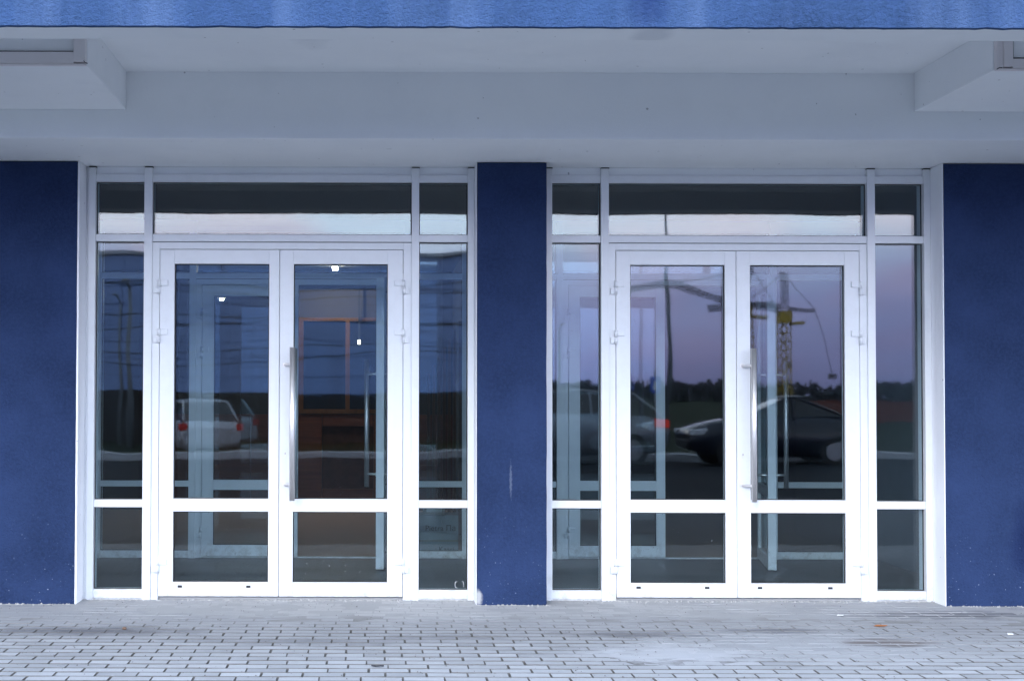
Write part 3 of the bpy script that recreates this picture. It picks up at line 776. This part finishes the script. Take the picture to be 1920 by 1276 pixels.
# woods on the skyline
def far_trees():
    rg = random.Random(3); mb = MB()
    for k in range(5200):
        x = rg.uniform(-60, 190)
        y = -300 + rg.uniform(-14, 14)
        top = 3.6 + 1.7 * noise.noise(Vector((x * 0.09, 0, 2))) + 1.2 * noise.noise(Vector((x * 0.5, 0, 5)))
        z = -0.4 + (top + 0.4) * rg.random() ** 0.8
        s = rg.uniform(.35, .95); a = rg.uniform(0, 6.28); b = rg.uniform(-.8, .8)
        u = Vector((math.cos(a), math.sin(a), b)).normalized() * s; v = Vector((rg.uniform(-.5, .5), rg.uniform(-.5, .5), 1)).normalized() * s
        c = Vector((x, y, z)); mb.poly([c - u - v, c + u - v * .6, c + u * .7 + v, c - u * .8 + v * .8])
    tag(mb.build('woods', simple('woods_leaf', (0.040, 0.043, 0.048), 0.9, scale=.2, var=.5)), 'dark line of bare woods on the horizon', kind='stuff')
far_trees()
rf = empty('site_fence', 'rusty red hoarding beyond the road at the far right', 'fence', (31.5, -72, -0.3))
for k in range(8):
    MB().box(-6 + k * 1.5, -6 + k * 1.5 + 1.47, -.03, .03 + .01 * (k % 2), 0, 1.35).build('panel', simple('rust_panel', (0.13, 0.035, 0.02), 0.8), rf)

# ================================================================== SMALL LITTER
leaf_m = simple('dead_leaf', (0.38, 0.14, 0.04), 0.8)
tw = empty('twig', 'short curled black scrap lying on the pavers near the bottom middle', 'litter', (0.015, -1.985, 0.004))
MB().tube([(-.03, .01, .004), (-.012, -.004, .004), (.012, -.008, .006), (.03, .0, .004)], .0045, 6).build('stem', M['slot'], tw)
def leaflet(label, x, y, m, L, W, rz, cat):
    o = MB().poly([(-L, 0, .001), (-L * .3, -W, .004), (L * .5, -W * .8, .003), (L, 0, .006), (L * .4, W, .002), (-L * .4, W * .9, .006)])
    ob_ = o.build('leaf' if cat == 'leaf' else 'paper_scrap', m); ob_.location = (x, y, .004); ob_.rotation_euler = (0, 0, rz)
    sm = ob_.modifiers.new('thick', 'SOLIDIFY'); sm.thickness = .0015
    return tag(ob_, label, cat)
pap = simple('white_paper', (0.8, 0.8, 0.8), 0.8)
leaflet('narrow orange dead leaf on the pavers before the right entrance', 2.97, -0.77, leaf_m, .042, .02, .05, 'leaf')
leaflet('small white paper scrap on the pavers before the right entrance', 2.86, -0.40, pap, .022, .02, .1, 'litter')
leaflet('white paper scrap on the pavers below the right blue pier', 3.60, -1.05, pap, .018, .018, .4, 'litter')
st = MB(); bmesh.ops.create_icosphere(st.bm, subdivisions=2, radius=.014)
for v in st.bm.verts: v.co *= 1 + .25 * noise.noise(v.co * 90); v.co.z *= .6
so = st.build('pebble', simple('pebble_brown', (0.16, 0.10, 0.07), 0.8)); so.location = (-1.44, -0.93, .007)
tag(so, 'small brown pebble on the damp dark pavers at the left', 'pebble')

# grit and mortar crumbs swept against the foot of the facade
def grit(name, label, n, m, dens):
    rg = random.Random(len(label)); V, F = [], []
    for k in range(n):
        x, y, q = dens(rg)
        z = 0.0008; b = len(V)
        for a in range(5):
            t = a * 1.2566 + rg.uniform(-.3, .3); w = q * rg.uniform(.6, 1.3)
            V.append((x + w * math.cos(t), y + w * math.sin(t), z))
        V.append((x + q * rg.uniform(-.3, .3), y, z + q * rg.uniform(.5, 1.1)))
        F += [(b + a, b + (a + 1) % 5, b + 5) for a in range(5)]
    me = bpy.data.meshes.new(name); me.from_pydata(V, [], F); me.materials.append(m)
    return tag(place(name, me), label, kind='stuff')
def by_wall(rg):
    x = rg.uniform(-3.2, 5.0); e = abs(rg.gauss(0, .03))
    inside = -1.92 < x < 0.65 or 1.12 < x < 3.67
    return x, (0.185 if inside else -0.004) - e, rg.choice((.003, .004, .006, .009))
def anywhere(rg):
    return rg.uniform(-2.6, 4.2), rg.uniform(-2.4, 0.1), rg.choice((.002, .003, .003, .005))
grit('mortar_crumbs', 'pale mortar crumbs and grit along the foot of the facade', 1500, simple('mortar', (0.42, 0.41, 0.40), 0.95, var=.3, scale=40), by_wall)
grit('grit', 'dark grit scattered over the block pavement', 1100, simple('dark_grit', (0.12, 0.11, 0.105), 0.95, var=.4, scale=30), anywhere)
